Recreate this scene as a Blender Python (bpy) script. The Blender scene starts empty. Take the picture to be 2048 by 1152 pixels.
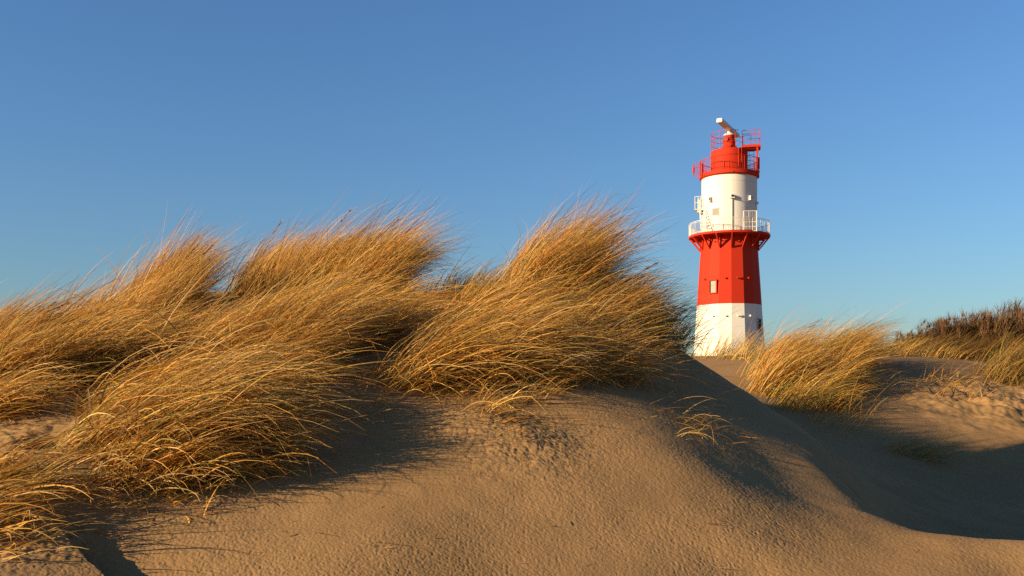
import bpy, math, random
import numpy as np
from math import sin, cos, pi, radians as R

rng = np.random.default_rng(7)
random.seed(7)
sc = bpy.context.scene
col = sc.collection

# ------------------------------------------------------------------ camera geometry (35 mm lens, level, risen)
F, CX, HZ = 1991.0, 1024.0, 785.0
_wd = ([0, 4, 5.4, 6.5, 7.5, 9, 10, 12, 14, 16, 20, 1e5], [0, 4, 5.2, 5.95, 6.7, 7.95, 8.8, 10.5, 12.3, 14.7, 20, 1e5])
def warp(d): return float(np.interp(d, *_wd))
def P(px, py, d):
    return Q(px, py, warp(d))
def Q(px, py, d):
    return ((px - CX) / F * d, d, (HZ - py) / F * d)

SUN_AZ = (-0.912, -0.410)      # horizontal direction towards the sun
SUN_EL = 16.5

# ------------------------------------------------------------------ tagging helpers
def tag(o, label=None, cat=None, group=None, kind=None):
    if label: o['label'] = label
    if cat: o['category'] = cat
    if group: o['group'] = group
    if kind: o['kind'] = kind
    return o

def empty(name, loc, rz=0.0, parent=None):
    o = bpy.data.objects.new(name, None)
    col.objects.link(o)
    o.location = loc
    o.rotation_euler = (0, 0, rz)
    o.empty_display_size = 0.2
    if parent: o.parent = parent
    return o

# ------------------------------------------------------------------ noise (numpy gradient noise)
_perm = np.random.default_rng(3).permutation(4096).astype(np.int64)
_ang = np.random.default_rng(4).uniform(0, 2 * pi, 4096)
_gx, _gy = np.cos(_ang), np.sin(_ang)
def perlin(x, y):
    xi = np.floor(x).astype(np.int64); yi = np.floor(y).astype(np.int64)
    xf = x - xi; yf = y - yi
    u = xf * xf * xf * (xf * (xf * 6 - 15) + 10); v = yf * yf * yf * (yf * (yf * 6 - 15) + 10)
    def g(ix, iy, fx, fy):
        h = _perm[(ix + _perm[iy & 4095]) & 4095]
        return _gx[h] * fx + _gy[h] * fy
    a = g(xi, yi, xf, yf); b = g(xi + 1, yi, xf - 1, yf)
    c = g(xi, yi + 1, xf, yf - 1); d = g(xi + 1, yi + 1, xf - 1, yf - 1)
    return (a + u * (b - a)) + v * ((c + u * (d - c)) - (a + u * (b - a)))
def sm(a, b, x):
    t = np.clip((x - a) / (b - a), 0, 1)
    return t * t * (3 - 2 * t)

# ------------------------------------------------------------------ terrain: control points of the dunes
CP = [P(*q) for q in [
    # foot of the near dune
    (-500, 1152, 3.7), (0, 1152, 4.0), (500, 1152, 4.3), (1024, 1152, 4.6), (1500, 1152, 4.95), (2048, 1152, 5.3), (2500, 1152, 5.5),
    # near face
    (640, 1000, 5.35), (1024, 1010, 5.45), 
    (400, 960, 5.5), (200, 1000, 5.0), (640, 890, 6.4), (1024, 890, 6.5), 
    (150, 900, 5.5), (0, 960, 5.1), (0, 860, 6.0), (-300, 900, 5.5), (-300, 740, 8.0), (30, 720, 8.3),
    (250, 800, 6.9), (450, 780, 7.4), (640, 800, 7.3), (800, 750, 8.0), (950, 815, 7.4), 
    (200, 710, 9.0), (450, 690, 9.6), (650, 680, 9.5), (850, 680, 9.5), (1000, 680, 9.3), 
    (300, 660, 11.0), (500, 625, 11.8), (700, 620, 11.6), (860, 630, 11.0), (1000, 620, 10.9),
    # crest
    (-350, 640, 12.5), (0, 665, 11.5), (180, 640, 12.6), (390, 585, 14.0), (620, 578, 13.6), (860, 585, 12.6), (1000, 580, 12.0),
    
    
    
    # valley floor and the dunes beyond
    (1850, 930, 14.6), (2000, 950, 14.6), (1950, 1000, 13.4), (1720, 880, 15.0), (2300, 940, 12.5),
    (1650, 835, 15.6), (1800, 832, 16.0), (1950, 850, 16.0), (2120, 880, 15.5), (2400, 900, 15.5),
    (1560, 800, 16.6), (1640, 770, 17.6), (1560, 740, 18.2), (1700, 748, 18.4), (1800, 765, 17.8), (1880, 790, 17.2), (2000, 770, 18.6), (2060, 800, 17.5), (2250, 800, 18),
    (1690, 722, 20.0), (1800, 720, 20.0), (1905, 721, 20.0), (2000, 740, 20.2), (2100, 745, 20.5), (2350, 745, 20.5),
    (1440, 742, 19.0), (1400, 714, 23.0), (1500, 710, 24.0), (1600, 702, 24.0), (1750, 700, 25.0),
    (1820, 690, 29.0), (1900, 676, 31.0), (2000, 664, 31.0), (2120, 650, 31.0), (2350, 640, 32.0),
]]
def WP(x, y, z):
    k = warp(y) / y if y > 3 else 1.0
    return (x * k, y * k, z * k)
# the right flank: three slopes meeting in soft ridges, the outer two falling away from the low sun
_pl = ((-.125, .35, 2.405), (-.395, .265, 1.612), (-.62, .30, 1.33))      # gradient in x and y, height below the eye at the origin
def flank(px, py, which=(0, 1, 2)):
    a, b = (px - CX) / F, (HZ - py) / F
    return Q(px, py, max(k / (gy - b + gx * a) for i, (gx, gy, k) in enumerate(_pl) if i in which))
CP = CP + [flank(*q) for q in [
    (760, 1060), (900, 1070), (1050, 1080), (1200, 1090), (1350, 1100), 
    (1100, 960), (1150, 880), (1200, 940), (1200, 1020), (1240, 850), (1300, 810), (1300, 880), (1300, 950), (1300, 1025), (1380, 800), (1400, 870), (1400, 950), (1400, 1030),
    (1460, 820), (1500, 880), (1500, 960), (1556, 857), (1590, 930), (1600, 1000), (1621, 908), (1687, 970),
    (1600, 853), (1560, 830), (1520, 805), (1480, 776), (1440, 755),
]] + [flank(*q, which=(0,)) for q in [(1920, 1095), (1990, 1099)]] + [Q(*q) for q in [
    (1150, 790, 7.0), (1290, 745, 9.0), (1150, 700, 8.6), (1150, 635, 9.8),
    (1150, 592, 10.8), (1250, 630, 10.9), (1330, 684, 11.0), (1400, 725, 10.6),
    (1642, 892, 8.25), (1670, 930, 7.72), (1690, 968, 7.2), (1733, 1011, 6.72), (1778, 1040, 6.25), (1650, 985, 6.7), (1660, 1015, 6.25), (1560, 985, 6.24), (1620, 960, 6.88), (1850, 1066, 5.75), (1900, 1072, 5.72), (1650, 1060, 5.53), (1720, 1075, 5.46), (1790, 1082, 5.48), (1600, 1040, 5.64), (1500, 1100, 5.01), (1650, 1110, 5.12), (1800, 1110, 5.22), (1950, 1115, 5.26), (1950, 1076, 5.75), (2000, 1079, 5.65), (2048, 1080, 5.6), (2250, 1084, 5.5), (2500, 1086, 5.5),
]] + [
    (3.05, 8.5, -.9), (2.95, 7.8, -1.08), (2.8, 7.1, -1.14), (2.72, 6.5, -1.1), (2.78, 6.2, -1.06), (3.0, 6.15, -1.08), (3.35, 6.1, -1.08), (3.2, 8.0, -1.25), (3.1, 7.2, -1.28),
] + [WP(*q) for q in [
    # lee of the crest
    (3.6, 13.6, -.35), (4.0, 12.3, -.75), (4.15, 11.2, -1.08), (4.1, 10.0, -1.3), (3.9, 9.0, -1.36), (3.7, 8.2, -1.36), (3.5, 7.4, -1.36), (4.2, 6.8, -1.25),
    (4.8, 7.6, -1.38), (6.3, 7.8, -1.38), (4.6, 9, -1.38), (5.2, 10.8, -1.34),
    # behind the crest
    (1.4, 15, .5), (-.2, 14.4, .7), (-1.4, 15.2, .85), (-2.8, 15.6, .95), (-4.6, 16.2, 1.0), (-7.5, 15.5, .8), (-10, 14, .9),
    (0, 18, .35), (-3, 19, .45), (-7, 19, .5), (3.0, 17, .15), (-3, 25, .3), (3, 27, .8), (-10, 25, .3), (-16, 18, .4),
    # round and behind the camera
    (0, 2.2, -1.15), (-2, 2.2, -1.0), (2.2, 2.4, -1.18), (0, 0, -1.5), (-4, 0, -1.35), (4, 0, -1.5), (0, -4, -1.6), (-6, -4, -1.6), (6, -4, -1.6),
    (-7, 4, -.75), (-10, 8, -.2), (-16, 8, -.7), (8, 3, -1.2), (10, 6, -1.15), (14, 12, -.9), (13, 18, -.1), (18, 22, .5), (20, 30, 1.4),
    (-25, 25, 0), (-28, 8, -.8), (25, 10, -.8), (0, -20, -1.6), (-18, -12, -1.6), (18, -12, -1.6), (0, 38, .9), (14, 38, 1.6), (-20, 35, .2), (36, 30, 1.2), (34, 4, -.6),
]]
CP = np.array(CP)
_c2 = 0.22 ** 2
def _phi(dx, dy): return np.sqrt(dx * dx + dy * dy + _c2)
_n = len(CP)
_A = np.zeros((_n + 3, _n + 3))
_A[:_n, :_n] = _phi(CP[:, None, 0] - CP[None, :, 0], CP[:, None, 1] - CP[None, :, 1]) - np.eye(_n) * 0.02
_A[:_n, _n] = 1; _A[:_n, _n + 1] = CP[:, 0]; _A[:_n, _n + 2] = CP[:, 1]
_A[_n:, :_n] = _A[:_n, _n:].T
_W = np.linalg.solve(_A, np.concatenate([CP[:, 2], [0, 0, 0]]))

TX, TY, TZ = 24.0, 110.0, 3.75      # foot of the lighthouse
def far(x, y):
    r = np.hypot(x, y)
    z = .45 + .9 * perlin(x / 31 + 5.3, y / 31 + 1.7) + .5 * perlin(x / 13, y / 13 + 9.1)
    z = z * (1 - sm(250, 900, r)) - .5 * sm(250, 900, r)
    t = np.hypot(x - TX, y - TY)
    m = 1 - sm(9, 34, t)
    return z * (1 - m) + TZ * m

# local features
_s1a, _s1b = np.array(P(95, 1062, 4.75)[:2]), np.array(P(215, 1160, 4.1)[:2])
def H0(x, y):
    """smooth dune surface"""
    x = np.asarray(x, float); y = np.asarray(y, float)
    shp = x.shape
    xf = x.ravel(); yf = y.ravel()
    out = np.empty(xf.size)
    for i in range(0, xf.size, 60000):
        a = xf[i:i + 60000]; b = yf[i:i + 60000]
        z = np.full(a.size, _W[_n]) + _W[_n + 1] * a + _W[_n + 2] * b
        for k in range(_n):
            z += _W[k] * _phi(a - CP[k, 0], b - CP[k, 1])
        r = np.hypot(a, b)
        w = sm(27, 40, r)
        z = np.where(r < 40, z, 0)
        out[i:i + 60000] = z * (1 - w) + far(a, b) * w
    return out.reshape(shp)

def gauss(x, y, p, s):
    return np.exp(-((x - p[0]) ** 2 + (y - p[1]) ** 2) / (2 * s * s))
MOUND = P(985, 850, 6.9)
def detail(x, y):
    r = np.hypot(x, y)
    near = 1 - sm(14, 24, r)
    # low scarp at the lower left
    d = _s1b - _s1a; L = np.hypot(*d); d = d / L
    nx, ny = -d[1], d[0]
    if nx < 0: nx, ny = -nx, -ny
    wob = .012 * perlin(x * 9, y * 9)
    s = (x - _s1a[0]) * nx + (y - _s1a[1]) * ny + wob
    t = (x - _s1a[0]) * d[0] + (y - _s1a[1]) * d[1]
    z = -.085 * sm(0, .035, s) * np.exp(-np.maximum(s, 0) ** 2 / .16) * sm(-.25, .05, t) * (s < 2)
    # hollow under the grass on the left
    p = P(92, 882, 5.75)
    z = z - .16 * gauss(x, y, p, .065) - .10 * gauss(x, y, P(105, 860, 5.85), .07)
    # eroded mound with straggling grass
    z = z + .075 * gauss(x, y, P(955, 842, 7.0), .16) + .04 * gauss(x, y, P(1050, 870, 6.7), .14)
    rough = gauss(x, y, P(985, 850, 6.9), .30) + .8 * gauss(x, y, P(930, 830, 7.1), .25) + .5 * gauss(x, y, P(1060, 900, 6.4), .3)
    z = z + .016 * np.minimum(rough, 1) * (perlin((x * .9 + y * .4) * 6, (y * .9 - x * .4) * 17) + .6 * perlin(x * 24, y * 31) + .35 * perlin(x * 55, y * 60))
    z = z + .03 * gauss(x, y, P(40, 1090, 4.6), .25) * (perlin(x * 17, y * 14) + .6 * perlin(x * 37, y * 30))
    z = z + .022 * gauss(x, y, P(30, 860, 5.95), .3) * (perlin(x * 9, y * 24) + .6 * perlin(x * 19, y * 40))
    # eroded lip on the far dune
    rr = gauss(x, y, P(1960, 800, 17.2), 1.1) + gauss(x, y, P(2100, 790, 17.6), 1.0)
    wl = perlin(x * 1.3 + .5 * perlin(x * 3, y * 3), y * 2.4)
    z = z + np.minimum(rr, 1) * (.085 * np.tanh(3 * wl) + .03 * perlin(x * 4.1 + 5, y * 6.0) + .06 * np.abs(perlin(x * 5 + 3, y * 7)) + .03 * perlin(x * 10, y * 12))
    # wrinkles in the hollow of the valley
    v = gauss(x, y, (4.6, 10.4), 1.5)
    z = z + .05 * v * (perlin(x * 1.6 + .9 * y, y * .9) + .5 * perlin(x * 4, y * 3))
    # footprints and scuffs on the lee side
    for q, s_ in (((1650, 884, 9.0), .05), ((1676, 915, 8.3), .05), ((1706, 970, 7.4), .045), ((1790, 1014, 7.2), .04)):
        z = z - .05 * gauss(x, y, Q(*q), s_)
    # broad undulation
    z = z + near * (.006 * perlin(x * 2.3, y * 2.3) + .0035 * perlin(x * 5.7 + 3, y * 5.7))
    return z

_crest = [flank(*q)[:2] for q in ((1250, 690), (1330, 720), (1400, 775), (1480, 815), (1556, 857), (1621, 908), (1687, 970), (1731, 1011), (1775, 1040), (1830, 1060))]
def grain(x, y, zy):
    """wind- and rain-pitted skin of the sand, finer than the grid of the coarse surface"""
    r = np.hypot(x, y)
    k = 1 - sm(8, 13, r)
    # smooth drifted band along the crest of the right flank
    ty = np.array([p[1] for p in _crest])[::-1]; tx = np.array([p[0] for p in _crest])[::-1]
    dc = np.interp(y, ty, tx) - x
    dc = np.where(y < ty[0], 9, dc)
    crest = sm(-.02, .22, dc + .06 * perlin(x * 5, y * 5))
    wx = x + .012 * perlin(x * 23, y * 23); wy = y + .012 * perlin(x * 23 + 7, y * 23 + 3)
    a = perlin(wx * 86, wy * 66)
    b = perlin(wx * 38 + 9, wy * 29 + 4)
    c = perlin(wx * 17 + 2, wy * 13)
    amp = (.75 + .6 * perlin(x * 1.1 + 3, y * 1.1)) * (.12 + .88 * crest)
    st = perlin((x * .9 - y * .44) * 6, (x * .44 + y * .9) * 1.6)          # faint wind streaks
    pit = np.maximum(-a - .12, 0)
    return k * (amp * (.0034 * a - .0044 * pit + .0020 * b + .0010 * c) + .0020 * st * (.2 + .8 * crest))

def Hs(x, y):
    return H0(x, y) + detail(np.asarray(x, float), np.asarray(y, float))

def raycast(px, py, d0=3.0, d1=36.0, n=900):
    """first ground point behind a pixel of the layout sketch"""
    px = np.atleast_1d(np.asarray(px, float)); py = np.atleast_1d(np.asarray(py, float))
    d = d0 * (d1 / d0) ** (np.arange(n) / (n - 1))
    X = (px[:, None] - CX) / F * d; Z = (HZ - py[:, None]) / F * d; Y = np.broadcast_to(d, X.shape)
    G = Hs(X, Y)
    below = Z <= G
    hit = below.any(1)
    i = np.where(hit, below.argmax(1), np.argmin(Z - G, 1))
    j = np.arange(len(px))
    return X[j, i], Y[j, i], hit

# ------------------------------------------------------------------ fast mesh building
def mesh_from(name, verts, faces, mat, colors=None, smooth=True):
    """verts (N,3), faces (M,k)"""
    me = bpy.data.meshes.new(name)
    verts = np.ascontiguousarray(verts, dtype=np.float32); faces = np.ascontiguousarray(faces, dtype=np.int32)
    m, k = faces.shape
    me.vertices.add(len(verts)); me.vertices.foreach_set('co', verts.ravel())
    me.loops.add(m * k); me.loops.foreach_set('vertex_index', faces.ravel())
    me.polygons.add(m); me.polygons.foreach_set('loop_start', np.arange(0, m * k, k, dtype=np.int32))
    if smooth: me.polygons.foreach_set('use_smooth', np.ones(m, dtype=bool))
    me.update(calc_edges=True)
    if colors is not None:
        at = me.color_attributes.new('tint', 'FLOAT_COLOR', 'POINT')
        c4 = np.ones((len(verts), 4), np.float32); c4[:, :3] = colors
        at.data.foreach_set('color', c4.ravel())
    me.materials.append(mat)
    return me

def link(name, me, parent=None):
    o = bpy.data.objects.new(name, me)
    col.objects.link(o)
    if parent: o.parent = parent
    return o

# ------------------------------------------------------------------ materials
def new_mat(name):
    m = bpy.data.materials.new(name); m.use_nodes = True
    nt = m.node_tree
    return m, nt, nt.nodes['Principled BSDF']
def N(nt, t, **kw):
    n = nt.nodes.new(t)
    for k, v in kw.items():
        if k in n.inputs: n.inputs[k].default_value = v
        else: setattr(n, k, v)
    return n

def sand_material():
    m, nt, b = new_mat('sand')
    L = nt.links.new
    tc = N(nt, 'ShaderNodeTexCoord')
    n1 = N(nt, 'ShaderNodeTexNoise', Scale=1.3, Detail=5.0, Roughness=.6)
    n2 = N(nt, 'ShaderNodeTexNoise', Scale=420.0, Detail=2.0)
    n3 = N(nt, 'ShaderNodeTexNoise', Scale=130.0, Detail=4.0, Roughness=.65)
    for n in (n1, n2, n3): L(tc.outputs['Object'], n.inputs['Vector'])
    r1 = N(nt, 'ShaderNodeValToRGB')
    r1.color_ramp.elements[0].position = .3; r1.color_ramp.elements[0].color = (.232, .138, .056, 1)
    r1.color_ramp.elements[1].position = .72; r1.color_ramp.elements[1].color = (.288, .174, .074, 1)
    L(n1.outputs['Fac'], r1.inputs['Fac'])
    r2 = N(nt, 'ShaderNodeValToRGB')
    r2.color_ramp.elements[0].position = .30; r2.color_ramp.elements[0].color = (.62, .60, .58, 1)
    r2.color_ramp.elements[1].position = .62; r2.color_ramp.elements[1].color = (1.08, 1.08, 1.08, 1)
    L(n2.outputs['Fac'], r2.inputs['Fac'])
    mx = N(nt, 'ShaderNodeMixRGB', blend_type='MULTIPLY'); mx.inputs['Fac'].default_value = .6
    L(r1.outputs['Color'], mx.inputs['Color1']); L(r2.outputs['Color'], mx.inputs['Color2'])
    L(mx.outputs['Color'], b.inputs['Base Color'])
    b.inputs['Roughness'].default_value = .95
    b.inputs['Specular IOR Level'].default_value = .1
    bp = N(nt, 'ShaderNodeBump'); bp.inputs['Strength'].default_value = .6; bp.inputs['Distance'].default_value = .004
    L(n3.outputs['Fac'], bp.inputs['Height']); L(bp.outputs['Normal'], b.inputs['Normal'])
    return m

def blade_material(name, trans=.33, rough=.6, spec=.2):
    m, nt, b = new_mat(name)
    L = nt.links.new
    at = N(nt, 'ShaderNodeAttribute'); at.attribute_name = 'tint'
    L(at.outputs['Color'], b.inputs['Base Color'])
    b.inputs['Roughness'].default_value = rough; b.inputs['Specular IOR Level'].default_value = spec
    tr = N(nt, 'ShaderNodeBsdfTranslucent'); L(at.outputs['Color'], tr.inputs['Color'])
    mx = N(nt, 'ShaderNodeMixShader'); mx.inputs['Fac'].default_value = trans
    L(b.outputs['BSDF'], mx.inputs[1]); L(tr.outputs['BSDF'], mx.inputs[2])
    L(mx.outputs['Shader'], nt.nodes['Material Output'].inputs['Surface'])
    return m

def paint(name, c, rough=.45, dirt=.12, streak=True, dirtcol=(.25, .17, .1)):
    m, nt, b = new_mat(name)
    L = nt.links.new
    tc = N(nt, 'ShaderNodeTexCoord')
    mp = N(nt, 'ShaderNodeMapping'); mp.inputs['Scale'].default_value = (1.4, 1.4, .16 if streak else 1.2)
    L(tc.outputs['Object'], mp.inputs['Vector'])
    n1 = N(nt, 'ShaderNodeTexNoise', Scale=1.6, Detail=6.0, Roughness=.65); L(mp.outputs['Vector'], n1.inputs['Vector'])
    r = N(nt, 'ShaderNodeValToRGB'); r.color_ramp.elements[0].position = .52; r.color_ramp.elements[0].color = (0, 0, 0, 1)
    r.color_ramp.elements[1].position = .85; r.color_ramp.elements[1].color = (dirt * 2.2,) * 3 + (1,)
    L(n1.outputs['Fac'], r.inputs['Fac'])
    mx = N(nt, 'ShaderNodeMixRGB'); mx.inputs['Color1'].default_value = (*c, 1); mx.inputs['Color2'].default_value = (*[ci * .5 + di * .5 for ci, di in zip(c, dirtcol)], 1)
    L(r.outputs['Color'], mx.inputs['Fac']); L(mx.outputs['Color'], b.inputs['Base Color'])
    b.inputs['Roughness'].default_value = rough; b.inputs['Specular IOR Level'].default_value = .2
    return m

SAND = sand_material()
GRASS = blade_material('dry_marram')
TWIG = blade_material('twig', trans=.05, rough=.8, spec=.1)
RED = paint('red_paint', (.38, .021, .0042), rough=.75, dirtcol=(.3, .03, .02))
WHITE = paint('white_paint', (.56, .545, .49), rough=.7, dirt=.05)
RAILW = paint('white_rail_paint', (.55, .535, .48), rough=.7, dirt=.3, streak=False)
GREY = paint('grey_metal', (.28, .26, .22), streak=False)
DARK = paint('dark_glass', (.012, .016, .014), rough=.5, dirt=.0, streak=False)
BLIND = paint('pane_blind', (.20, .19, .16), rough=.4, streak=False)
BAR = paint('radome_white', (.58, .565, .51), rough=.7, streak=False, dirt=.06)

# ------------------------------------------------------------------ ground sheet
def build_ground():
    dense = np.arange(-.56, .5601, .00098)
    left = -np.concatenate([np.linspace(.57, .9, 24), np.linspace(.95, pi - .05, 30)])[::-1]
    right = -left[::-1]
    th = np.concatenate([left, dense, right])
    rad = [.25, .6, 1.1, 1.6, 2.0, 2.4, 2.8, 3.1, 3.4]
    r = 3.6
    while r < 12.5: rad.append(r); r *= 1.0014
    while r < 13: rad.append(r); r *= 1.004
    while r < 21: rad.append(r); r *= 1.0022
    while r < 40: rad.append(r); r *= 1.007
    while r < 180: rad.append(r); r *= 1.03
    while r < 9000: rad.append(r); r *= 1.12
    rad = np.array(rad)
    TH, RR = np.meshgrid(th, rad)
    X = RR * np.sin(TH); Y = RR * np.cos(TH)
    Z = Hs(X, Y)
    Z = Z + grain(X, Y, 0)
    nr, nc = X.shape
    v = np.stack([X, Y, Z], -1).reshape(-1, 3)
    idx = np.arange(nr * nc).reshape(nr, nc)
    nxt = np.roll(idx, -1, axis=1)
    f = np.stack([idx[:-1], nxt[:-1], nxt[1:], idx[1:]], -1).reshape(-1, 4)[:, ::-1]
    v = np.concatenate([v, [[0, 0, float(Hs(0., 0.))]]])
    me = mesh_from('ground', v, f, SAND)
    tag(link('ground', me), 'wind-pitted beige sand dunes', 'ground', kind='structure')
build_ground()

# ------------------------------------------------------------------ grass
PAL = np.array([  # dry straw, gold, orange brown, olive, green, grey straw
    (.58, .385, .135), (.53, .30, .06), (.43, .18, .026), (.27, .20, .036), (.085, .11, .028), (.38, .28, .14)])
def ribbons(base, L, az, e0, e1, w, cb, ct, daz=None, K=7, p=1.25, kink=0.0):
    n = len(L)
    tm = (np.arange(K) + .5) / K
    e = e0[:, None] + (e1 - e0)[:, None] * tm[None] ** p
    if kink:
        kk = (rng.uniform(0, 1, n) < kink) * rng.uniform(.5, 1.5, n); tk = rng.uniform(.3, .85, n)
        e = e - kk[:, None] * (tm[None] > tk[:, None])
    a = az[:, None] + (0 if daz is None else daz[:, None] * tm[None])
    st = (L / K)[:, None]
    D = np.stack([np.cos(e) * np.cos(a), np.cos(e) * np.sin(a), np.sin(e)], -1)
    pos = np.concatenate([np.zeros((n, 1, 3)), np.cumsum(D * st[..., None], 1)], 1) + base[:, None]
    T = np.concatenate([D[:, :1], (D[:, 1:] + D[:, :-1]) / 2, D[:, -1:]], 1)
    ref = np.array([0, 0, 1.])
    s1 = np.cross(T, ref); s1 /= np.linalg.norm(s1, axis=-1, keepdims=True) + 1e-9
    s2 = np.cross(T, s1)
    psi = rng.uniform(-.9, .9, n)[:, None] + np.linspace(0, 1, K + 1)[None] * rng.normal(0, .5, n)[:, None]
    S = s1 * np.cos(psi)[..., None] + s2 * np.sin(psi)[..., None]
    t = np.linspace(0, 1, K + 1)
    prof = (.75 + .25 * np.sin(pi * np.minimum(t * 1.5, 1))) * (1 - t ** 2.2) + .12
    hw = (w[:, None] * prof[None])[..., None] * .5
    V = np.stack([pos - S * hw, pos + S * hw], 2)               # n,K+1,2,3
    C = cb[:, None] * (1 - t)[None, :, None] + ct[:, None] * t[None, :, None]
    C = np.repeat(C[:, :, None], 2, 2)
    i = (np.arange(n) * (K + 1) * 2)[:, None] + np.arange(K)[None] * 2
    Fc = np.stack([i, i + 1, i + 3, i + 2], -1).reshape(-1, 4)
    return V.reshape(-1, 3), Fc, C.reshape(-1, 3), pos

def cat_parts(parts):
    V, Fs, C, o = [], [], [], 0
    for v, f, c in parts:
        V.append(v); Fs.append(f + o); C.append(c); o += len(v)
    return np.concatenate(V), np.concatenate(Fs), np.concatenate(C)

def in_poly(n, poly):
    poly = np.array(poly, float)
    lo, hi = poly.min(0), poly.max(0)
    out = []
    while len(out) < n:
        q = rng.uniform(lo, hi)
        c = False
        for a, b in zip(poly, np.roll(poly, -1, 0)):
            if (a[1] > q[1]) != (b[1] > q[1]) and q[0] < (b[0] - a[0]) * (q[1] - a[1]) / (b[1] - a[1]) + a[0]: c = not c
        if c: out.append(q)
    return np.array(out)

def col_mix(n, weights):
    w = np.array(weights, float); w /= w.sum()
    c = PAL[rng.choice(len(PAL), n, p=w)]
    return np.clip(c * rng.normal(1, .16, (n, 1)) * rng.normal(1, .05, (n, 3)), .02, .9)

def seed_heads(parent, bases, L, az, e0, e1, hl):
    """a stem carrying a pale brown spike; each is one part of its clump"""
    for i in range(len(L)):
        one = slice(i, i + 1)
        c = np.array([(.42, .27, .10)])
        v, f, cc, pos = ribbons(bases[one], L[one], az[one], e0[one], e1[one], np.array([.006]), c, c, K=8)
        parts = [(v, f, cc)]
        tip, d = pos[0, -1], pos[0, -1] - pos[0, -2]
        d = d / np.linalg.norm(d)
        n = 46
        u = rng.uniform(0, 1, n)
        b2 = tip + d * ((u - .25) * hl)[:, None]
        az2 = math.atan2(d[1], d[0]) + rng.normal(0, .22, n); el = math.asin(d[2]) + rng.normal(0, .22, n)
        c2 = np.tile(np.array([(.42, .24, .085)]), (n, 1)) * rng.uniform(.7, 1.2, (n, 1))
        v, f, cc, _ = ribbons(b2, rng.uniform(.03, .05, n) * hl / .16, az2, el, el + .05, np.full(n, .006), c2, c2, K=3)
        parts.append((v, f, cc))
        link('seed_head', mesh_from('seed_head', *[cat_parts(parts)[k] for k in (0, 1)], GRASS, cat_parts(parts)[2]), parent)

WIND = R(8)
def clump(label, poly, tufts, per, L=(.75, 1.05), e0=66, e1=18, spread=.09, width=.0070, mix=(4, 6, 4, 1, .6, 1), back=.25,
          seeds=0, name='marram_grass_clump', cat='grass clump', group='clumps of dune grass', esd=8.5, azsd=.30, az=None, low=.25, dry=0, tone=1.0):
    pts = in_poly(tufts, poly)
    X, Y, hit = raycast(pts[:, 0], pts[:, 1])
    Y = Y + rng.uniform(0, back, tufts); X = X + rng.normal(0, .03, tufts)
    V = []
    origin = np.array([X.mean(), Y.mean(), 0.0]); origin[2] = float(Hs(origin[0], origin[1]))
    allb = []
    for k in range(tufts):
        n = max(4, int(per * .6 * rng.uniform(.6, 1.4)))
        sp = spread * rng.uniform(.7, 1.4)
        bx = X[k] + rng.normal(0, sp, n); by = Y[k] + rng.normal(0, sp, n)
        bz = Hs(bx, by) - .02
        ln = .93 * rng.uniform(L[0] * .85, L[1] * 1.05) * np.clip(rng.normal(1, .22, n), .3, 1.4)
        # neighbouring tufts lean together: streams in the wind
        wv = float(perlin(np.array([X[k] * .9]), np.array([Y[k] * .9 + 4]))[0])
        a0 = (WIND if az is None else R(az)) + .35 * wv + rng.normal(0, .10)
        a = a0 + rng.normal(0, azsd, n)
        te0, te1 = e0 - 6 + 14 * wv + rng.normal(0, 5), e1 - 7 + 22 * wv + rng.normal(0, 7)
        E0 = R(1) * (te0 + rng.normal(0, esd, n)); E1 = R(1) * (te1 + rng.normal(0, esd * 1.5, n))
        # a skirt of short, dead, hanging leaves
        dead = rng.uniform(0, 1, n) < low
        ln = np.where(dead, ln * rng.uniform(.4, .8, n), ln)
        E0 = np.where(dead, E0 - R(22), E0); E1 = np.where(dead, E1 - R(38), E1)
        a = np.where(dead, a + rng.normal(0, .45, n), a)
        wild = rng.uniform(0, 1, n) < .07
        a = np.where(wild, a + rng.normal(0, 1.0, n), a); ln = np.where(wild, ln * .75, ln); E0 = np.where(wild, np.minimum(E0 + .15, 1.5), E0)
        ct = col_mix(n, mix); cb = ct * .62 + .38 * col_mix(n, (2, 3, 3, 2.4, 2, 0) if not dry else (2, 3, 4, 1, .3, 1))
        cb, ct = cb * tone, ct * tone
        w = width * rng.uniform(.7, 1.35, n)
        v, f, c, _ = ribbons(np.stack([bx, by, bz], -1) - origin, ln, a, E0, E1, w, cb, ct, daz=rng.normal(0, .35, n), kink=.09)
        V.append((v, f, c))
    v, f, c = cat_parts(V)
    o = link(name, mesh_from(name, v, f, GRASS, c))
    o.location = origin
    tag(o, label, cat, group)
    if seeds:
        k = rng.integers(0, tufts, seeds)
        b = np.stack([X[k], Y[k], Hs(X[k], Y[k])], -1) - origin
        seed_heads(o, b, rng.uniform(L[0] * .9, L[1] * 1.02, seeds), WIND + rng.normal(0, .3, seeds), R(1) * rng.normal(e0 + 4, 5, seeds),
                   R(1) * rng.normal(e1 + 12, 6, seeds), .17)
    return o

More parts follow.
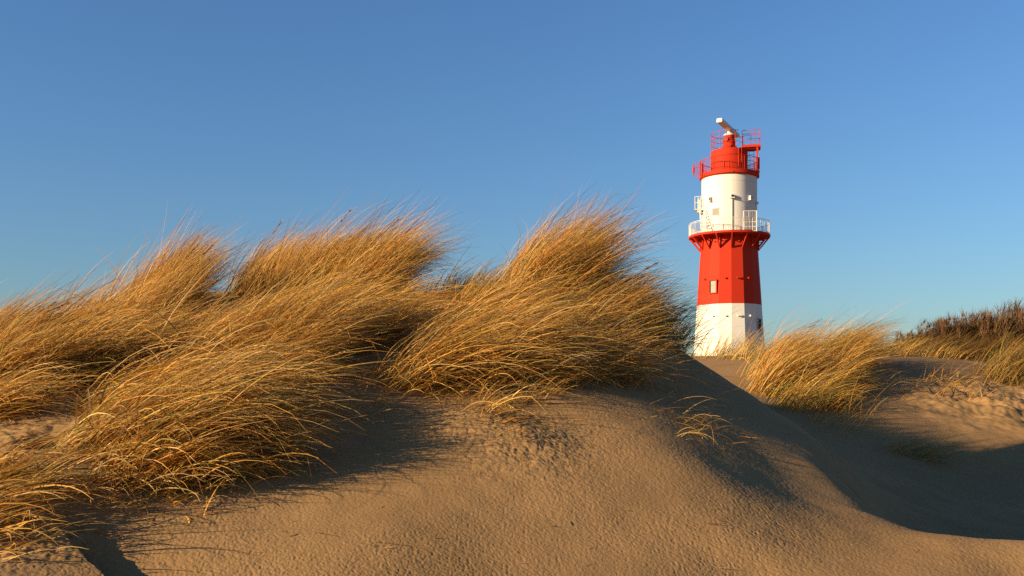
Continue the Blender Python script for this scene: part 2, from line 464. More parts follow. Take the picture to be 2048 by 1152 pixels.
def build_grass():
    # left edge
    clump('tall golden grass clump cut by the left picture edge, above the bare sand patch', [(-120, 800), (-120, 725), (40, 725), (60, 800)], 32, 230, L=(.48, .7), seeds=2, e1=12)
    clump('grass clump at the left edge hanging low over the bare sand patch', [(-140, 860), (-140, 800), (20, 800), (5, 845)], 13, 170, L=(.36, .55), e0=50, e1=-12)
    clump('short grass clump on the slope between the left edge clump and the front clump', [(70, 780), (90, 715), (230, 690), (300, 720), (200, 770)], 30, 200, L=(.5, .75), e1=6)
    clump('grass clump rising to a pointed plume left of the bare crest notch', [(225, 695), (265, 640), (325, 607), (330, 655), (280, 705)], 28, 260, L=(.8, 1.05), e0=75, e1=34, seeds=3)
    clump('fringe of thin grass on the skyline left of the pointed plume', [(110, 690), (160, 655), (250, 645), (250, 690), (150, 715)], 20, 150, L=(.5, .8), e0=72, e1=26, back=.4)
    # main mass
    clump('upright grass clump standing on the crest right of the bare notch', [(468, 592), (500, 580), (580, 578), (590, 640), (500, 620)], 28, 200, L=(.72, .96), e0=74, e1=32, seeds=2, back=.3)
    clump('highest grass clump at the middle of the dune crest', [(575, 640), (600, 585), (700, 580), (740, 585), (745, 640)], 44, 280, L=(.92, 1.2), e0=69, e1=21, seeds=4, back=.4)
    clump('dense grass clump hanging over the dark gap below the middle crest', [(520, 715), (550, 640), (780, 630), (800, 680), (700, 722)], 38, 200, L=(.6, .88), e0=55, e1=1)
    clump('long combed grass clump on the slope left of the dark gap', [(320, 775), (400, 705), (520, 665), (620, 695), (560, 770)], 44, 230, L=(.68, .98), e0=56, e1=6)
    clump('broad grass clump in the middle of the slope above the front clump', [(230, 800), (280, 745), (500, 730), (600, 750), (540, 805), (400, 815)], 36, 180, L=(.52, .74), e0=53, e1=-6)
    clump('largest nearest grass clump, sweeping right over the bare sand', [(130, 905), (165, 810), (260, 780), (400, 790), (450, 860), (370, 925), (220, 950)], 78, 180, L=(.56, .88), e0=51, e1=-13, mix=(5, 6, 4, 1.2, .9, 1.6))
    clump('low fringe of bowed grass along the lower edge of the largest clump', [(165, 975), (215, 915), (400, 885), (480, 905), (430, 965), (300, 1000)], 40, 110, L=(.36, .62), e0=46, e1=-20, spread=.07)
    clump('brown straggling dead grass hanging below the largest clump', [(140, 1010), (170, 955), (300, 985), (300, 1030)], 22, 70, L=(.2, .38), e0=34, e1=-32, azsd=.9, mix=(2, 3, 5, 1, .6, 2), dry=1, low=.5)
    # middle mass
    clump('pale grass clump bowing over the small eroded mound', [(780, 780), (800, 725), (960, 690), (1010, 750), (900, 790)], 38, 230, L=(.6, .9), e0=56, e1=-4)
    clump('grass clump on the slope between the dark gap and the right crest plume', [(850, 725), (880, 665), (1000, 630), (1040, 685), (960, 735)], 32, 220, L=(.55, .8), e0=58, e1=4)
    clump('thin green grass clump in the sky dip between the two tallest clumps', [(850, 600), (880, 588), (1000, 582), (1000, 610), (880, 625)], 20, 60, L=(.28, .58), e0=72, e1=40, mix=(3, 3, 1, 3, 3, 1), back=.3)
    clump('tall grass plume on the right end of the crest', [(1005, 645), (1020, 580), (1130, 588), (1150, 640)], 36, 240, L=(.84, 1.12), e0=70, e1=24, seeds=4, back=.4)
    clump('brown grass clump leaning out over the steep right shoulder of the dune', [(1090, 700), (1100, 610), (1200, 630), (1275, 695), (1200, 725)], 44, 190, L=(.62, .86), e0=60, e1=10, mix=(4, 4, 4, 1, .7, 2), back=.3, seeds=4)
    clump('sparse dark green grass fringe in front of the sky left of the lighthouse base', [(1240, 640), (1280, 655), (1345, 700), (1310, 715)], 18, 60, L=(.45, .7), e0=60, e1=8, mix=(2, 2, 3, 2, 3, 1), back=.35)
    clump('low grass clump drooping onto the shaded sand of the right shoulder', [(1020, 765), (1050, 715), (1210, 730), (1250, 770), (1170, 790)], 30, 130, L=(.45, .68), e0=46, e1=-14, mix=(4, 4, 4, 1, .6, 2), dry=1)
    clump('few bent grass stalks on the small eroded mound', [(940, 850), (950, 815), (1060, 830), (1090, 890), (1000, 905)], 16, 13, L=(.2, .42), e0=50, e1=-25, azsd=.9, spread=.05, dry=1, width=.005)
    clump('scattered dry stalks on the shaded right shoulder of the dune', [(1290, 850), (1310, 760), (1430, 780), (1450, 860)], 24, 7, L=(.22, .5), e0=30, e1=-14, azsd=.9, spread=.06, dry=1, width=.0055, mix=(5, 4, 3, .5, .3, 1))
    clump('few arched stalks lying on the dark pitted sand', [(1290, 900), (1320, 845), (1420, 850), (1400, 890)], 7, 8, L=(.28, .5), e0=40, e1=-45, azsd=.35, spread=.03, dry=1, width=.0055, az=-20, mix=(5, 4, 2, 1, .5, 1))
    clump('sparse shoots straggling along the lower edge of the pale middle clump', [(770, 800), (790, 775), (940, 785), (1130, 775), (1120, 815), (960, 825)], 34, 16, L=(.22, .5), e0=54, e1=-14, azsd=.6, spread=.06, dry=1, low=.4)
    clump('scattered single shoots on the sand below the largest clump', [(200, 1040), (330, 1000), (520, 940), (600, 900), (560, 985), (330, 1060)], 26, 5, L=(.1, .3), e0=50, e1=-20, azsd=.8, spread=.05, dry=1, low=.4)
    clump('short dry shoots in the shade of the gap between the two big clumps', [(640, 850), (700, 750), (790, 740), (790, 800), (720, 860)], 22, 14, L=(.2, .45), e0=50, e1=-14, azsd=.6, spread=.06, dry=1, low=.4)
    # bottom left
    clump('grass clump sweeping in from the bottom left corner over a dark hollow', [(-160, 1060), (-160, 985), (-60, 975), (20, 1015), (10, 1055)], 14, 90, L=(.34, .56), e0=38, e1=-14)
    clump('small dry grass tuft at the bottom left picture corner', [(-60, 1120), (-60, 1070), (10, 1075), (0, 1120)], 6, 30, L=(.25, .4), e0=35, e1=-20, dry=1, azsd=.6)
    # beyond the valley
    clump('round golden grass clump on the hummock right of the lighthouse', [(1525, 795), (1530, 745), (1580, 715), (1700, 712), (1715, 760), (1620, 812)], 74, 190, L=(.75, 1.4), e0=62, e1=10, spread=.12, width=.0085, mix=(3, 5, 5, 2, 1.5, .5), back=.5, seeds=4)
    clump('dark lower skirt of grass at the foot of the golden hummock', [(1560, 822), (1560, 790), (1690, 785), (1690, 822)], 26, 130, L=(.6, .9), e0=60, e1=0, spread=.14, width=.008, mix=(1, 3, 3, 3, 3, 0))
    clump('thin grass fringe on the sand in front of the lighthouse base', [(1395, 722), (1400, 712), (1530, 708), (1530, 725)], 34, 26, L=(.45, .95), e0=72, e1=40, spread=.2, width=.009, mix=(2, 3, 2, 3, 3, 1), back=1.2)
    clump('wide orange grass clump behind the lip of the far dune', [(1720, 716), (1740, 708), (1890, 708), (1940, 722), (1890, 716)], 36, 70, L=(.4, .7), e0=56, e1=10, spread=.25, width=.009, mix=(2, 4, 4, 2, 2, 1), back=2.2)
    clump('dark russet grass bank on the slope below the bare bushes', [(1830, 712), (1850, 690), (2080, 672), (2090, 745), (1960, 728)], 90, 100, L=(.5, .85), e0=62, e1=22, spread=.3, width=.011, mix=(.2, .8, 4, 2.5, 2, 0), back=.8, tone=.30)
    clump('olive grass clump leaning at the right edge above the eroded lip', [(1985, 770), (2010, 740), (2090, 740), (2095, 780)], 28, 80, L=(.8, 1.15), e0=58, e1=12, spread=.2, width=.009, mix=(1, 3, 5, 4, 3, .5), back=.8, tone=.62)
    clump('sparse short grass on the eroded lip of the far dune', [(1850, 800), (1870, 765), (1960, 770), (1960, 810)], 14, 20, L=(.35, .65), e0=50, e1=10, spread=.1, width=.008, azsd=.7)
    clump('dry stubble on the flat top of the far dune beside the golden clump', [(1710, 790), (1710, 735), (1830, 745), (1830, 800)], 18, 8, L=(.3, .6), e0=45, e1=5, spread=.1, width=.008, azsd=.8, dry=1)
    clump('lone dark grass tuft lying in the shaded valley', [(1795, 920), (1800, 905), (1850, 912), (1850, 930)], 9, 36, L=(.6, .95), e0=36, e1=-6, spread=.1, width=.006, mix=(2, 3, 2, 3, 2, 1), az=-12)
    clump('faint straggling stems at the foot of the shaded valley side', [(1640, 880), (1660, 830), (1740, 830), (1740, 880)], 14, 14, L=(.4, .7), e0=60, e1=20, spread=.12, width=.006, azsd=.7, mix=(1, 2, 3, 3, 2, 0))
build_grass()

def litter():
    V = []
    for poly, n in (([(620, 860), (800, 790), (1150, 800), (1250, 850), (1000, 930), (700, 900)], 120), ([(120, 1060), (300, 980), (620, 880), (660, 940), (500, 1010), (250, 1090)], 130),
                    ([(1250, 840), (1420, 790), (1520, 860), (1450, 920)], 40), ([(0, 850), (110, 850), (110, 930), (0, 950)], 40), ([(1850, 800), (2040, 780), (2040, 850), (1900, 840)], 40),
                    ([(300, 1140), (700, 1000), (1500, 1000), (1900, 1100), (1700, 1148)], 34)):
        q = in_poly(n, poly); X, Y, h = raycast(q[:, 0], q[:, 1])
        Z = Hs(X, Y) + .006
        c = col_mix(n, (3, 3, 4, 1, 0, 3)) * .8
        v, f, cc, _ = ribbons(np.stack([X, Y, Z], -1), rng.uniform(.03, .17, n), rng.normal(.1, .9, n), rng.normal(.06, .12, n), rng.normal(-.1, .15, n), rng.uniform(.003, .006, n), c, c, K=4)
        V.append((v, f, cc))
    v, f, c = cat_parts(V)
    tag(link('grass_litter', mesh_from('grass_litter', v, f, GRASS, c)), 'broken dry grass stalks strewn on the sand', 'litter', kind='stuff')
litter()

# ------------------------------------------------------------------ bushes on the far right
def shrub(label, px, py, d, w, h, n=70, lean=.25):
    x0, y0, _ = P(px, py, d)
    z0 = float(Hs(x0, y0))
    o = empty('bare_shrub', (x0, y0, z0))
    tag(o, label, 'shrub', 'bare bushes on the far dune')
    bx = rng.normal(0, w * .13, n); by = rng.normal(0, w * .13, n)
    bz = Hs(x0 + bx, y0 + by) - z0 - .05
    tilt = np.abs(rng.normal(0, .42, n)); fall = 1 + .35 * tilt
    L = .66 * h * fall * rng.uniform(.45, 1.25, n)
    az = rng.uniform(-pi, pi, n); e0 = np.maximum(R(84) - tilt, R(22))
    cb = np.tile(np.array([(.08, .042, .024)]), (n, 1)) * rng.uniform(.6, 1.4, (n, 1))
    v, f, c, pos = ribbons(np.stack([bx, by, bz], -1), L, az, e0, e0 + .15, np.full(n, .022), cb, cb, K=6)
    link('stem', mesh_from('stem', v, f, TWIG, c), o)
    k = 52
    i = rng.integers(0, n, n * k); j = rng.integers(1, 7, n * k)
    b = pos[i, j] + rng.normal(0, .015, (n * k, 3))
    a2 = rng.uniform(-pi, pi, n * k); a2 = np.where(rng.uniform(0, 1, n * k) < .5, rng.normal(lean, .7, n * k), a2)
    el = R(58) + rng.normal(0, .35, n * k)
    c2 = np.array([(.11, .054, .026), (.08, .042, .022), (.13, .062, .026), (.075, .06, .026)])[rng.integers(0, 4, n * k)] * rng.uniform(.6, 1.5, (n * k, 1))
    v2, f2, cc2, _ = ribbons(b, h * rng.uniform(.10, .30, n * k), a2, el, el + rng.normal(.1, .3, n * k), np.full(n * k, .013), c2, c2, K=3)
    link('twig', mesh_from('twig', v2, f2, TWIG, cc2), o)
    return o
shrub('low brown bare bush at the left end of the far thicket', 1835, 688, 27, 1.5, .6, 70)
shrub('dark brown bare bush on the far skyline, second from its left end', 1895, 680, 27.5, 1.5, .95, 100)
shrub('rounded brown bush in the middle of the far thicket', 1950, 674, 28, 1.5, 1.1, 110)
shrub('dense dark bush before the tall spiky bush', 2000, 672, 27, 1.5, 1.1, 110)
shrub('tallest spiky bush near the right edge on the skyline', 2030, 660, 29, .9, 1.5, 60)
shrub('dark bush cut by the right edge of the picture', 2085, 664, 28, 1.7, 1.15, 110)

# ------------------------------------------------------------------ lighthouse
class MB:
    def __init__(s): s.v = []; s.f = []; s.sm = []
    def add(s, v, f, smooth=False):
        o = len(s.v); s.v += [tuple(q) for q in v]
        for q in f: s.f.append(tuple(i + o for i in q)); s.sm.append(smooth)
    def box(s, c, size, rz=0, up=None):
        x, y, z = [q / 2 for q in size]
        cz, sz = cos(rz), sin(rz)
        v = [(c[0] + a * x * cz - b * y * sz, c[1] + a * x * sz + b * y * cz, c[2] + d * z) for d in (-1, 1) for a, b in ((-1, -1), (1, -1), (1, 1), (-1, 1))]
        s.add(v, [(3, 2, 1, 0), (4, 5, 6, 7), (0, 1, 5, 4), (1, 2, 6, 5), (2, 3, 7, 6), (3, 0, 4, 7)])
    def tube(s, pts, r, n=6, closed=False):
        pts = [np.array(p, float) for p in pts]; m = len(pts); vs = []
        for i, p in enumerate(pts):
            a = pts[(i - 1) % m] if (closed or i > 0) else p
            b = pts[(i + 1) % m] if (closed or i < m - 1) else p
            t = b - a; t /= np.linalg.norm(t)
            ref = np.array([0, 0, 1.]) if abs(t[2]) < .9 else np.array([1., 0, 0])
            u = np.cross(t, ref); u /= np.linalg.norm(u); w = np.cross(t, u)
            vs += [p + r * (u * cos(2 * pi * k / n) + w * sin(2 * pi * k / n)) for k in range(n)]
        fs = []
        for i in range(m if closed else m - 1):
            j = (i + 1) % m
            fs += [(i * n + k, i * n + (k + 1) % n, j * n + (k + 1) % n, j * n + k) for k in range(n)]
        if not closed:
            fs.append(tuple(range(n))[::-1]); fs.append(tuple((m - 1) * n + k for k in range(n)))
        s.add(vs, fs, True)
    def lathe(s, prof, n=64, a0=0.0, smooth=True, cap=True):
        """prof: (radius, z) from bottom to top; angle 0 faces the photographer"""
        vs = []
        for r, z in prof:
            vs += [(r * sin(a0 + 2 * pi * k / n), -r * cos(a0 + 2 * pi * k / n), z) for k in range(n)]
        fs = []
        for i in range(len(prof) - 1):
            fs += [(i * n + k, i * n + (k + 1) % n, (i + 1) * n + (k + 1) % n, (i + 1) * n + k) for k in range(n)]
        s.add(vs, fs, smooth)
        if cap:
            m = len(prof) - 1
            s.add(vs[:n], [tuple(range(n))[::-1]]); s.add(vs[m * n:], [tuple(range(n))])
    def prism(s, poly, thick, M):
        """poly in local (a,b); M maps (a,b,t) to a point"""
        n = len(poly)
        v = [M(a, b, -thick / 2) for a, b in poly] + [M(a, b, thick / 2) for a, b in poly]
        s.add(v, [tuple(range(n))[::-1], tuple(range(n, 2 * n))] + [(i, (i + 1) % n, n + (i + 1) % n, n + i) for i in range(n)])
    def build(s, name, mat, parent=None, ang=40):
        me = bpy.data.meshes.new(name)
        me.from_pydata(s.v, [], s.f)
        me.polygons.foreach_set('use_smooth', np.array(s.sm, dtype=bool))
        me.update()
        try: me.set_sharp_from_angle(angle=R(ang))
        except Exception: pass
        me.materials.append(mat)
        return link(name, me, parent)

KZ = 110.0 / F                 # metres per picture pixel at the tower
KR = KZ * .977
def zt(y): return (HZ - y) * KZ - TZ
def xr(x): return (x - 1458.5) * KR
def pol(r, deg, z):            # deg: to the right of the side facing the photographer
    return (r * sin(R(deg)), -r * cos(R(deg)), z)

def build_tower():
    T = empty('lighthouse', (TX, TY, TZ), -math.atan2(TX, TY))
    tag(T, 'red and white banded lighthouse with two railed galleries and a radar bar on top', 'lighthouse')
    V0 = R(4.0)
    z_w = zt(612); z_g = zt(477)
    def rad(z):                        # tapered sixteen-sided shaft
        z0, r0 = zt(690), 3.80
        z1, r1 = zt(497), 3.10
        return r0 + (r1 - r0) * (z - z0) / (z1 - z0)
    m = MB(); m.lathe([(rad(-1.2), -1.2), (rad(z_w), z_w)], 16, V0, smooth=False); m.build('lower_wall', WHITE, T, 8)
    m = MB(); m.lathe([(rad(z_w) + .004, z_w + .002), (rad(z_g), z_g)], 16, V0, smooth=False); mid = m.build('middle_wall', RED, T, 8)
    z_u = zt(357)
    m = MB(); m.lathe([(3.0, z_g + .1), (3.0, z_u)], 96)
    m.lathe([(3.012, zt(372)), (3.012, zt(371.4))], 96, cap=False); up = m.build('upper_wall', WHITE, T)
    # --- lower gallery
    g = MB(); RG = 4.42
    g.lathe([(RG - .06, z_g), (RG, z_g + .03), (RG, z_g + .24), (RG - .03, z_g + .26)], 48)
    gal = g.build('gallery_floor', RED, T)
    for k in range(16):
        a = R(22.5 * k) + V0
        def M(r, z, t, a=a): return (r * sin(a) + t * cos(a), -r * cos(a) + t * sin(a), z)
        b = MB()
        zb = zt(500); r0 = rad(zb) + .0
        b.prism([(r0 - .05, z_g - .11), (RG - .08, z_g - .11), (RG - .08, z_g), (r0 - .05, z_g)], .12, M)
        b.prism([(r0 - .02, zb - .15), (r0 + .12, zb - .15), (r0 + .12, z_g - .11), (r0 - .02, z_g - .11)], .12, M)
        b.prism([(r0 + .12, zb - .12), (r0 + .12, zb + .08), (RG - .35, z_g - .11), (RG - .12, z_g - .11)], .12, M)
        b.prism([(r0 + .12, z_g - .55), (r0 + .12, z_g - .47), (RG - .72, z_g - .47), (RG - .84, z_g - .55)], .08, M)
        b.build('bracket', RED, gal)
    zf = z_g + .26
    rl = MB(); RR_ = 4.36; hh = 1.34
    n = 24
    for k in range(n):
        a = 360 / n * k + 4
        rl.tube([pol(RR_, a, zf - .12), pol(RR_, a, zf + hh)], .032)
    for k in range(n * 6):
        if k % 6: rl.tube([pol(RR_, 360 / n / 6 * k + 4, zf + .12), pol(RR_, 360 / n / 6 * k + 4, zf + hh * .9)], .011, 4)
    for z, r in ((zf + hh, .03), (zf + hh * .9, .018), (zf + .12, .018)):
        rl.tube([pol(RR_, a, z) for a in np.arange(0, 360, 5)], r, closed=True)
    rl.build('gallery_railing', RAILW, gal)
    # railed gate cage on the gallery
    gt = MB(); xa, xb = xr(1486), xr(1511)
    yy = -math.sqrt(RR_ ** 2 - ((xa + xb) / 2) ** 2) - .12
    za, zb2 = zf - .12, zt(435)
    for x in (xa, xb): gt.box((x, yy + .12 + .22 * (x > xa), (za + zb2) / 2), (.11, .11, zb2 - za))
    for z in (za + .05, za + .5, za + 1.0, zb2):
        gt.tube([(xa, yy + .12, z), (xb, yy + .34, z)], .05 if z in (za + .5, za + 1.0) else .035)
    for t in np.linspace(.12, .88, 6):
        gt.tube([(xa + (xb - xa) * t, yy + .12 + .22 * t, za + .05), (xa + (xb - xa) * t, yy + .12 + .22 * t, zb2)], .03 if abs(t - .42) < .1 else .014, 5)
    gt.build('gate', RAILW, T)
    # --- stair landing on the left with its door and steps
    s = MB(); zl = zt(421); xl0, xl1 = xr(1389.5), xr(1404)
    s.box(((xl0 + xl1) / 2, -.9, zl), (xl1 - xl0, 1.1, .10)); s.box(((xl0 + xl1) / 2 + .1, -.9, zl - .19), (xl1 - xl0 - .35, .9, .22))
    for x, y in ((xl0 + .05, -.4), (xl0 + .05, -1.4), (xl1 - .12, -1.42), ((xl0 + xl1) / 2, -1.42)):
        s.tube([(x, y, zl), (x, y, zl + 1.42)], .04)
    for z in (zl + 1.42, zl + .75):
        s.tube([(xl0 + .05, -.4, z), (xl0 + .05, -1.42, z), (xl1 - .12, -1.42, z)], .032)
    s.box((xl0 + .42, -.55, zl + .7), (.22, .05, 1.3))
    st = s.build('stair_landing', RAILW, T)
    s = MB()
    p0, p1 = np.array([xr(1400), -1.75, zl]), np.array([xr(1403.5), -2.75, zf])
    q0, q1 = np.array([xr(1409.5), -1.95, zl]), np.array([xr(1415), -3.1, zf])
    for a, b in ((p0, p1), (q0, q1)):
        s.tube([a, b], .05); s.tube([a + (0, 0, .8), b + (0, 0, .8)], .025)
        for t in (0, .5, 1): s.tube([a + (b - a) * t, a + (b - a) * t + (0, 0, .8)], .02)
    for t in np.linspace(.06, .94, 9):
        a = p0 + (p1 - p0) * t; b = q0 + (q1 - q0) * t
        s.tube([a, b], .045, 4)
    s.build('step_ladder', RAILW, st)
    # --- fittings on the white drum
    def on_drum(x): return math.degrees(math.asin(max(-1, min(1, xr(x) / 3.0))))
    a = on_drum(1431.5)
    w = MB(); c = pol(3.01, a, zt(431)); w.box(c, (.82, .10, .86), R(a)); lv = w.build('louvre_frame', RAILW, T)
    w = MB()
    for k in range(9):
        cx = -.32 + .08 * k
        o = pol(3.07, a, zt(431)); w.box((o[0] + cx * cos(R(a)), o[1] + cx * sin(R(a)), o[2]), (.045, .05, .74), R(a))
    w.box(pol(3.055, a, zt(431)), (.72, .02, .74), R(a))
    w.build('louvre', GREY, lv)
    def lamp(x, y, r=3.0, sz=(.22, .30, .42), name='wall_lamp'):
        a = on_drum(x); b = MB(); b.box(pol(r + .16, a, zt(y)), sz, R(a)); b.box(pol(r + .16, a, zt(y) - sz[2] / 2 - .04), (sz[0] + .12, sz[1] + .1, .06), R(a))
        h = b.build(name, RAILW, T)
        b = MB(); b.box(pol(r + .32, a, zt(y)), (sz[0] * .7, .03, sz[2] * .7), R(a)); b.build('lamp_glass', DARK, h)
    lamp(1423, 405); lamp(1464.5, 403, sz=(.36, .3, .34)); lamp(1498, 404.5); lamp(1511, 411, sz=(.1, .14, .2))
    p = MB(); a = on_drum(1464); p.tube([pol(3.08, a, zf), pol(3.08, a, zt(407))], .05); p.build('conduit_pipe', RAILW, T)
    # --- red wall: window, knobs
    af = 4 - 22.5 * 1.5; zc = zt(578); rf = rad(zc) * cos(R(11.25))
    nx, ny = sin(R(af)), -cos(R(af)); tx, ty = cos(R(af)), sin(R(af))
    def OF(u, o, z, af=af): return (sin(R(af)) * o + cos(R(af)) * u, -cos(R(af)) * o + sin(R(af)) * u, z)
    fr = MB(); ww, wh = .38, .66
    for u, z, sx, sz in ((-ww - .06, zc, .12, 2 * wh), (ww + .06, zc, .12, 2 * wh), (0, zc - wh - .05, 2 * ww + .24, .10)):
        fr.box(OF(u, rf + .03, z), (sx, .34, sz), R(af))
    arch = [(ww + .12, wh), (ww + .12, wh + .06), (.3, wh + .17), (0, wh + .2), (-.3, wh + .17), (-ww - .12, wh + .06), (-ww - .12, wh), (-.28, wh + .07), (0, wh + .10), (.28, wh + .07)]
    for i in range(4):
        pass
    fr.prism([(ww + .12, wh), (ww + .12, wh + .08), (.28, wh + .18), (0, wh + .2), (-.28, wh + .18), (-ww - .12, wh + .08), (-ww - .12, wh)], .34, lambda a_, b_, t: OF(a_, rf + .03 + t, zc + b_))
    wn = fr.build('window_frame', RED, T)
    pn = MB(); pn.box(OF(0, rf + .0, zc), (2 * ww, .10, 2 * wh), R(af)); pn.build('window_pane', BLIND, wn)
    # dark window low on the shaded side
    af2 = 4 + 22.5 * 2.5; zc2 = zt(653); rf2 = rad(zc2) * cos(R(11.25))
    fr = MB()
    for u, z, sx, sz in ((-.36, zc2, .08, 1.36), (.36, zc2, .08, 1.36), (0, zc2 - .66, .8, .08), (0, zc2 + .66, .8, .08), (0, zc2 + .2, .66, .05)):
        fr.box(OF(u, rf2 + .05, z, af2), (sx, .12 + .01 * (sz > 1), sz), R(af2))
    wn = fr.build('window_frame', GREY, T)
    pn = MB(); pn.box(OF(0, rf2 + .02, zc2, af2), (.66, .05, 1.28), R(af2)); pn.build('window_pane', DARK, wn)
    for y, sign, mt in ((562, 1, RED), (636, 1, WHITE)):
        for x in ((1411, 1451, 1475, 1480, 1496.5) if y == 562 else (1427, 1451.5, 1476, 1481, 1500)):
            z = zt(y); s_ = xr(x) / rad(z)
            a = math.degrees(math.asin(max(-.99, min(.99, s_))))
            b = MB(); b.tube([pol(rad(z) - .15, a, z), pol(rad(z) + .16, a, z)], .10, 8); b.build('vent_cap', mt, T)
    for x in (1430, 1452, 1478, 1503):
        z = zt(487 + 2); a = math.degrees(math.asin(max(-.99, min(.99, xr(x) / rad(z)))))
        b = MB(); b.tube([pol(rad(z) - .15, a, z), pol(rad(z) + .12, a, z)], .09, 8); b.build('vent_cap', RED, T)
    # --- upper gallery
    RU = 3.24; zu0, zu1 = zt(359), zt(350)
    m = MB(); m.lathe([(3.02, zu0 - .02), (RU, zu0 + .12), (RU, zu1), (RU - .04, zu1 + .02)], 72); ug = m.build('upper_gallery_floor', RED, T)
    for k in range(24):
        b = MB(); b.tube([pol(RU + .02, 15 * k + 7, zu0 + .2), pol(RU + .07, 15 * k + 7, zu0 + .2)], .05, 6)
        if k % 4 == 0: b.build('drain_spout', RED, ug)
    r2 = MB(); rr = RU - .06; hh2 = 1.5
    for k in range(96):
        a = 360 / 96 * k
        r2.tube([pol(rr, a, zu1), pol(rr, a, zu1 + hh2)], .035 if k % 8 == 0 else .014, 5)
    for z, r in ((zu1 + hh2, .035), (zu1 + hh2 * .62, .02), (zu1 + .15, .02)):
        r2.tube([pol(rr, a, z) for a in np.arange(0, 360, 5)], r, closed=True)
    r2.build('gallery_railing', RED, ug)
    # lantern drum and pedestal
    z_d = zt(303)
    m = MB(); m.lathe([(2.0, zu1), (2.0, z_d - .1), (1.95, z_d), (.9, z_d + .12)], 72)
    m.lathe([(2.03, zt(316)), (2.03, zt(314.8))], 72); dr = m.build('lantern_drum', RED, T)
    z_p = zt(272)
    m = MB(); m.lathe([(.84, z_d + .05), (.80, z_d + .5), (.72, z_d + .62), (.62, z_p - .45), (.56, z_p - .3), (.54, z_p)], 40); pd = m.build('radar_pedestal', RED, T)
    a = -24; zc = zt(281)
    m = MB(); m.tube([pol(.55, a, zc), pol(.80, a, zc)], .22, 16); ph = m.build('porthole', RED, pd)
    m = MB(); m.tube([pol(.78, a, zc), pol(.815, a, zc)], .14, 16); m.build('porthole_glass', DARK, ph)
    # service panels on the shaded side of the drum
    m = MB(); a = 48
    m.box(pol(2.05, a, zt(318)), (.75, .12, 1.5), R(a)); m.box(pol(2.02, 30, zt(322)), (.12, .16, 2.0), R(30))
    for z in (zt(316), zt(327)): m.box(pol(2.12, a, z), (.9, .1, .09), R(a))
    m.build('drum_hatch', RED, dr)
    # top platform with its post
    px0, px1 = xr(1483), xr(1520.5); zp = zt(300)
    m = MB(); m.box(((px0 + px1) / 2, -.55, zp), (px1 - px0, 1.7, .24)); m.box(((px0 + px1) / 2, -.55, zp - .19), (px1 - px0 - .3, 1.2, .14))
    pf = m.build('top_platform', RED, T)
    m = MB(); m.box((xr(1513.8), -1.25, (zp - .12 + zu1 - .1) / 2), (.20, .20, zp - .12 - zu1 + .1)); m.box((xr(1513.8), -1.25, zu1 - .02), (.5, .4, .2)); m.build('support_post', RED, pf)
    m = MB(); m.box((xr(1516), -.9, zt(333)), (.28, .3, 1.25)); m.build('equipment_cabinet', RED, T)
    m = MB()
    for x in (xr(1498), xr(1508)): m.tube([(x, .3, zu1), (x, .3, zp)], .025)
    for k in range(8): m.tube([(xr(1498), .3, zu1 + .3 + k * .32), (xr(1508), .3, zu1 + .3 + k * .32)], .018)
    m.build('access_ladder', RED, pf)
    # railing round the drum top and platform
    m = MB(); zt_ = z_d + .02; rr = 1.93
    hr = zt(269) - z_d
    plat = [(px0 + .05, -1.35), (px1 - .06, -1.35), (px1 - .06, .25), (px0 + .1, .25)]
    arc = [(rr * sin(R(a)), -rr * cos(R(a))) for a in np.arange(120, 400 - 5, 8)]
    for f_, r in ((1.0, .03), (.70, .022), (.38, .022)):
        m.tube([(x, y, zt_ + hr * f_) for x, y in arc], r)
        m.tube([(x, y, zt_ + hr * f_) for x, y in plat], r)
    for a in (130, 165, 200, 235, 268, 300, 330, 352, 20): m.tube([(rr * sin(R(a)), -rr * cos(R(a)), zt_ - .1), (rr * sin(R(a)), -rr * cos(R(a)), zt_ + hr)], .036)
    for x, y in plat + [((px0 + px1) / 2 + .35, -1.35), ((px0 + px1) / 2, .25), (px1 - .06, -.5)]: m.tube([(x, y, zp), (x, y, zt_ + hr)], .03)
    m.build('top_railing', RED, T)
    # antennas on the left of the upper gallery
    m = MB(); xa = xr(1387)
    m.tube([(xa, -.5, zt(351)), (xa, -.5, zt(327))], .06); m.tube([(xa, -.5, zt(343)), (xa, -.5, zt(334))], .13, 8)
    for y in (334, 345): m.tube([(xa, -.5, zt(y)), (-RU + .1, -.5, zt(y))], .025)
    m.tube([(xr(1391.5), -.5, zt(353)), (xr(1391.5), -.5, zt(322))], .03)
    m.build('rod_antenna', RED, T)
    m = MB()
    for x in (1393, 1396.5): m.tube([(xr(x), .35, zt(353)), (xr(x), .35, zt(322))], .025)
    for y in (322, 353): m.tube([(xr(1392), .35, zt(y)), (-RU + .3, .35, zt(y))], .025)
    m.build('bracket_antenna', RED, T)
    m = MB(); m.box((xr(1406), -1.3, zt(342)), (.14, .14, 1.3)); m.box((xr(1401), -1.6, zt(341)), (.16, .16, 1.5)); m.build('railing_cabinet', RED, T)
    # --- radar bar
    near = np.array([(1438.8 - CX) / F * 106.8, 106.8, 0]); farp = np.array([(1473.5 - CX) / F * 113.3, 113.3, 0])
    zb = (HZ - 240.3) / F * 106.8
    c = (near + farp) / 2; d = farp - near; Ln = np.linalg.norm(d)
    head = empty('radar_head', (0, 0, 0), 0, T)
    th = -math.atan2(TX, TY)
    rel = c - np.array([TX, TY, 0])
    lx = rel[0] * cos(-th) - rel[1] * sin(-th); ly = rel[0] * sin(-th) + rel[1] * cos(-th)
    ang = math.atan2(d[1], d[0]) - th
    b = MB()
    sec = []
    hw, ht, ch = .34, .24, .09
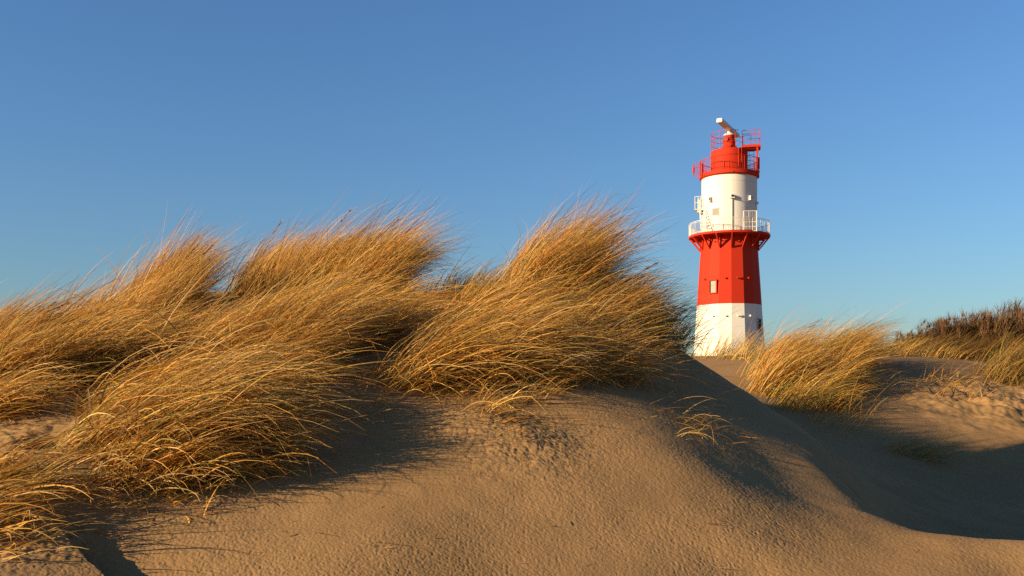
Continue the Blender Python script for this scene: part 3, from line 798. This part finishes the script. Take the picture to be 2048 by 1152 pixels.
    for a_, b_ in ((-hw, -ht + ch), (-hw + ch, -ht), (hw - ch, -ht), (hw, -ht + ch), (hw, ht - ch), (hw - ch, ht), (-hw + ch, ht), (-hw, ht - ch)): sec.append((a_, b_))
    vs = []
    for u in (-Ln / 2, -Ln / 2 + .08, Ln / 2 - .08, Ln / 2):
        k = .86 if abs(u) > Ln / 2 - .01 else 1
        for a_, b_ in sec:
            vs.append((lx + u * cos(ang) - a_ * k * sin(ang), ly + u * sin(ang) + a_ * k * cos(ang), zb - TZ + b_ * k))
    fs = []
    for i in range(3): fs += [(i * 8 + k, i * 8 + (k + 1) % 8, (i + 1) * 8 + (k + 1) % 8, (i + 1) * 8 + k) for k in range(8)]
    fs += [tuple(range(8))[::-1], tuple(24 + k for k in range(8))]
    b.add(vs, fs)
    b.build('radar_bar', BAR, head)
    b = MB(); b.lathe([(.60, z_p), (.62, z_p + .12), (.45, z_p + .24), (.20, z_p + .34), (.16, zb - TZ - ht + .02)], 32)
    b.build('radar_turntable', BAR, head)
build_tower()

# ------------------------------------------------------------------ sky, sun, camera
w = bpy.data.worlds.new('World'); sc.world = w; w.use_nodes = True
nt = w.node_tree; bg = nt.nodes['Background']
sky = nt.nodes.new('ShaderNodeTexSky'); sky.sky_type = 'NISHITA'; sky.sun_disc = False
sky.sun_elevation = R(SUN_EL); sky.sun_rotation = math.atan2(SUN_AZ[0], SUN_AZ[1])
sky.altitude = 0; sky.air_density = 1.4; sky.dust_density = .4; sky.ozone_density = 4.0
wb = nt.nodes.new('ShaderNodeMixRGB'); wb.blend_type = 'MULTIPLY'; wb.inputs['Fac'].default_value = 1; wb.inputs['Color2'].default_value = (.565, .75, 1.02, 1)   # camera white balance for the clear blue sky
nt.links.new(sky.outputs['Color'], wb.inputs['Color1']); nt.links.new(wb.outputs['Color'], bg.inputs['Color']); bg.inputs['Strength'].default_value = .060

sd = bpy.data.lights.new('sun', 'SUN'); sd.energy = 5.0; sd.angle = R(.5); sd.color = (1.0, .75, .45)
so = bpy.data.objects.new('sun', sd); col.objects.link(so)
from mathutils import Vector
ce = cos(R(SUN_EL))
to_sun = Vector((SUN_AZ[0] * ce, SUN_AZ[1] * ce, sin(R(SUN_EL))))
so.rotation_euler = (-to_sun).to_track_quat('-Z', 'Y').to_euler()
so.location = (-30, -10, 20)

cd = bpy.data.cameras.new('camera'); cam = bpy.data.objects.new('camera', cd); col.objects.link(cam)
cd.sensor_width = 36; cd.lens = 36 * F / 2048; cd.shift_y = (HZ - 576) / 2048
cd.clip_start = .05; cd.clip_end = 20000
cam.location = (0, 0, 0); cam.rotation_euler = (R(90), 0, 0)
sc.camera = cam
sc.view_settings.view_transform = 'Standard'; sc.view_settings.look = 'None'
sc.view_settings.exposure = 1.26; sc.view_settings.gamma = 1
sc.cycles.use_denoising = False
sc.cycles.max_bounces = 6
